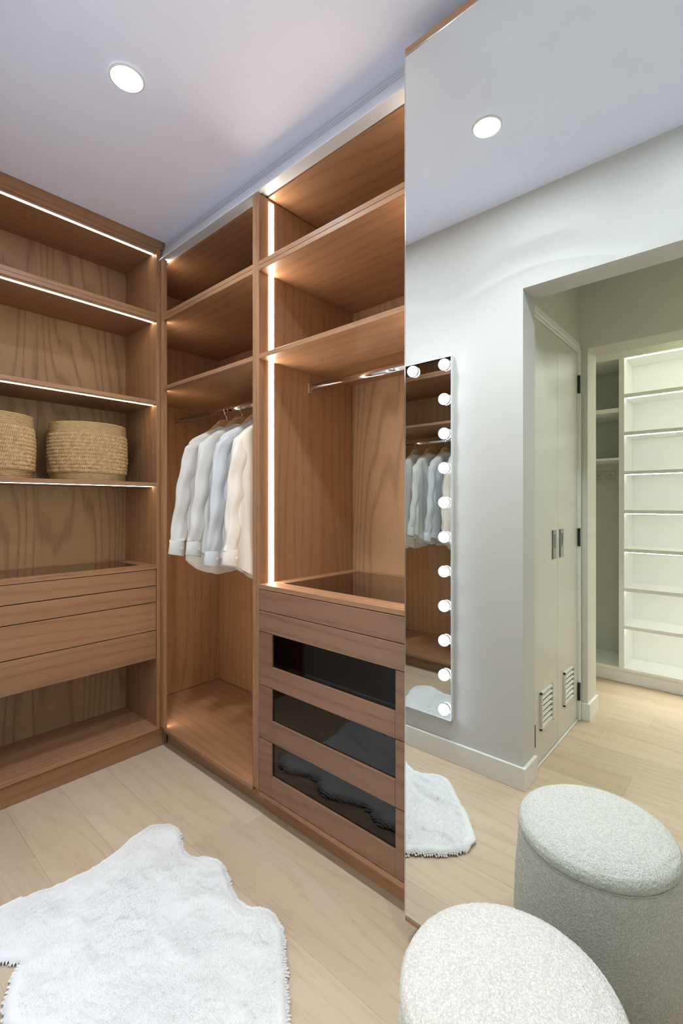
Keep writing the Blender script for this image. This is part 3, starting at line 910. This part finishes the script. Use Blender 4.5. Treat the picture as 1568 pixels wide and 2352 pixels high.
def copy_tree(o, parent=None):
    c = o.copy(); C.objects.link(c)
    if parent: c.parent = parent
    for ch in [q for q in bpy.data.objects if q.parent == o]:
        copy_tree(ch, c)
    return c
b1 = make_basket(0.868, 2.388, 'round woven seagrass basket beside the corner panel, fully in view')
b2 = copy_tree(b1)
b2.location = (0.475, 2.388, 1.3055)
b2['label'] = 'round woven seagrass basket cut by the picture edge, left of the other basket'
b2.rotation_euler = (0, 0, 1.1)

# ------------------------------------------------------------------ hangers and shirts
HX = 1.411
def make_hanger(y, label, tilt=0.0):
    t = thing('clothes_hanger', label, 'hanger', (HX, y, RZ1 + 0.017), 'wooden hangers on the rail')
    top = [(-0.205, 1.498), (-0.15, 1.537), (-0.10, 1.570), (-0.062, 1.604), (-0.045, 1.621), (-0.025, 1.630), (0, 1.633)]
    top = top + [(-x, z) for x, z in top[-2::-1]]
    bot = [(x * 0.97, z - 0.026 - 0.012 * (1 - abs(x) / 0.205)) for x, z in top[::-1]]
    bot = [p for i, p in enumerate(bot) if i % 2 == 0]
    MB().prism([(HX + x, z) for x, z in top + bot], 'y', y - 0.006, y + 0.006).build('wooden_arm', M['hanger_wood'], t)
    R = 0.0195
    zc = RZ1 + 0.017 - R + 0.0018
    pts = [(HX, y, 1.628), (HX, y, 1.640), (HX - 0.001, y, 1.646), (HX - 0.006, y, 1.652), (HX - 0.012, y, 1.658)]
    pts += [(HX + R * math.cos(a), y, zc + R * math.sin(a)) for a in np.linspace(math.radians(215), math.radians(-12), 18)]
    MB().tube(pts, 0.0019, 8).build('hook', M['chrome'], t, smooth=True)
    return t

def interp_rows(rows, n):
    rows = np.array(rows)
    s = np.linspace(0, 1, len(rows)); q = np.linspace(0, 1, n)
    return np.c_[[np.interp(q, s, rows[:, i]) for i in range(rows.shape[1])]].T

def make_shirt(y, m, label, seed, hem=0.885, swing=0.0, cuff_z=0.955, lean=0.0):
    r = np.random.default_rng(seed)
    t = thing('white_shirt', label, 'shirt', (HX, y, hem), 'white shirts on the rail')
    ph = r.uniform(0, 6.28, 6)
    rows = interp_rows([(1.586, .060, .040), (1.572, .088, .042), (1.553, .125, .040), (1.534, .160, .036), (1.516, .190, .032), (1.497, .211, .030), (1.470, .221, .031),
                        (1.40, .222, .034), (1.30, .222, .036), (1.20, .223, .037), (1.10, .225, .038), (1.02, .227, .038), (0.95, .229, .038), (hem, .230, .037)], 64)
    n = 72
    th = np.linspace(0, 2 * PI, n, endpoint=False)
    rings = []
    for i, (z, w_, d_) in enumerate(rows):
        v = i / (len(rows) - 1)
        c, s = np.cos(th), np.sin(th)
        sx = np.sign(c) * np.abs(c) ** 0.8; sy = np.sign(s) * np.abs(s) ** 0.75
        x = w_ * sx
        fold = v ** 1.3 * (0.010 * np.sin(x * 34 + ph[0] + 2.0 * v) + 0.007 * np.sin(x * 61 + ph[1] - 3 * v) + 0.004 * np.sin(x * 110 + ph[2]))
        fold += 0.0035 * np.sin(x * 45 + z * 12 + ph[3]) * (1 if v > 0.12 else v / 0.12)
        yy = d_ * sy + fold + 0.02 * swing * v
        # shirt-tail: long in the middle, short at the sides
        zz = z + np.where(v > 0.55, (v - 0.55) / 0.45, 0) * (0.075 * np.abs(x / w_) ** 2.2 + 0.008 * np.sin(x * 22 + ph[4]))
        rings.append(np.c_[HX + x, y + yy, zz])
    MB().grid([list(map(tuple, R_)) for R_ in rings]).build('shirt_body', m, t, smooth=True)
    # collar
    cr = []
    for z, w_, d_ in ((1.580, .066, .044), (1.596, .060, .040), (1.606, .055, .037), (1.609, .057, .040), (1.600, .068, .049), (1.586, .082, .058), (1.578, .090, .061)):
        c, s = np.cos(th[::2]), np.sin(th[::2])
        cr.append(np.c_[HX + w_ * c, y + d_ * s, z - 0.020 + 0.004 * s * 0 + 0.010 * (c ** 2 - 0.5)])
    MB().grid([list(map(tuple, R_)) for R_ in cr]).build('collar', m, t, smooth=True)
    # sleeves
    for side, k in ((-1, 1.0), (1, 0.62)):
        path = interp_rows([(-.165, 1.500, .030, .020), (-.192, 1.470, .042, .023), (-.206, 1.40, .047, .023), (-.220 - .3 * lean, 1.30, .045, .022), (-.232 - .55 * lean, 1.20, .042, .022), (-.244 - .75 * lean, 1.10, .039, .021),
                            (-.254 - .9 * lean, 1.035, .037, .021), (-.262 - lean, cuff_z + .062, .034, .020)], 44)
        ns = 30
        ta = np.linspace(0, 2 * PI, ns, endpoint=False)
        R_ = []
        for i, (ox, z, a, b) in enumerate(path):
            v = i / (len(path) - 1)
            xo = ox if side < 0 else -(-.165 + (ox + .165) * k) 
            wr = 1 + 0.14 * np.sin(ta * 2 + ph[5] + 7 * v) * v + 0.07 * np.sin(ta * 5 + 11 * v + ph[1]) + 0.06 * np.sin(ta * 3 - 26 * v + ph[2]) * v
            R_.append(np.c_[HX + xo + a * wr * np.cos(ta), y + b * wr * np.sin(ta) + 0.012 * np.sin(v * 5 + ph[2]) * v + 0.02 * swing * v + 0.004 * np.sin(z * 40 + ph[0]), z + 0.004 * np.sin(ta * 2 + ph[3])])
        so_ = MB().grid([list(map(tuple, q)) for q in R_], cap0=True).build('sleeve', m, t, smooth=True)
        e = path[-1]; c0 = R_[-1].mean(0)
        cu = []
        for dz, f in ((0.004, .98), (0.0, 1.08), (-0.03, 1.10), (-0.062, 1.14), (-0.064, 1.10), (-0.03, 1.05)):
            cu.append(np.c_[c0[0] + (0.006 * side) * (-dz / 0.06) + e[2] * f * np.cos(ta), c0[1] + e[3] * f * np.sin(ta), np.full(ns, c0[2] + dz) + 0.008 * np.cos(ta) * side * (dz / -0.06)])
        cf = MB().grid([list(map(tuple, q)) for q in cu]).build('cuff', m, so_, smooth=True)
        MB().lathe([(0.0001, 0), (0.0055, 0), (0.0055, 0.002), (0.0001, 0.002)], c0[0] + 0.010, c0[1] - e[3] * 1.10 - 0.002, c0[2] - 0.03, seg=14, ax='y').build('button', M['white'], so_)
    return t

spots = [(2.046, 'shirt_white', 'white shirt at the far left end of the rail, hem lowest on its left', 3, 0.852, 0.0, 0.962, 0.018),
         (1.917, 'shirt_white', 'white shirt second from the left on the rail', 5, 0.895, -0.3, 0.965, -0.004),
         (1.782, 'shirt_blue', 'bluish white shirt third from the left on the rail', 8, 0.890, 0.2, 0.930, -0.012),
         (1.648, 'shirt_cream', 'cream white shirt nearest the divider, partly hidden by it', 13, 0.858, 0.0, 0.945, -0.006)]
hl = ['pale wooden hanger under the far left shirt', 'pale wooden hanger second from the left on the rail', 'wooden hanger of the bluish white shirt, third on the rail', 'wooden hanger of the cream shirt, hidden behind the divider']
for (y, m, lab, sd, hem, sw, cz, ln_), l2 in zip(spots, hl):
    make_hanger(y, l2)
    make_shirt(y, M[m], lab, sd, hem, sw, cz, ln_)
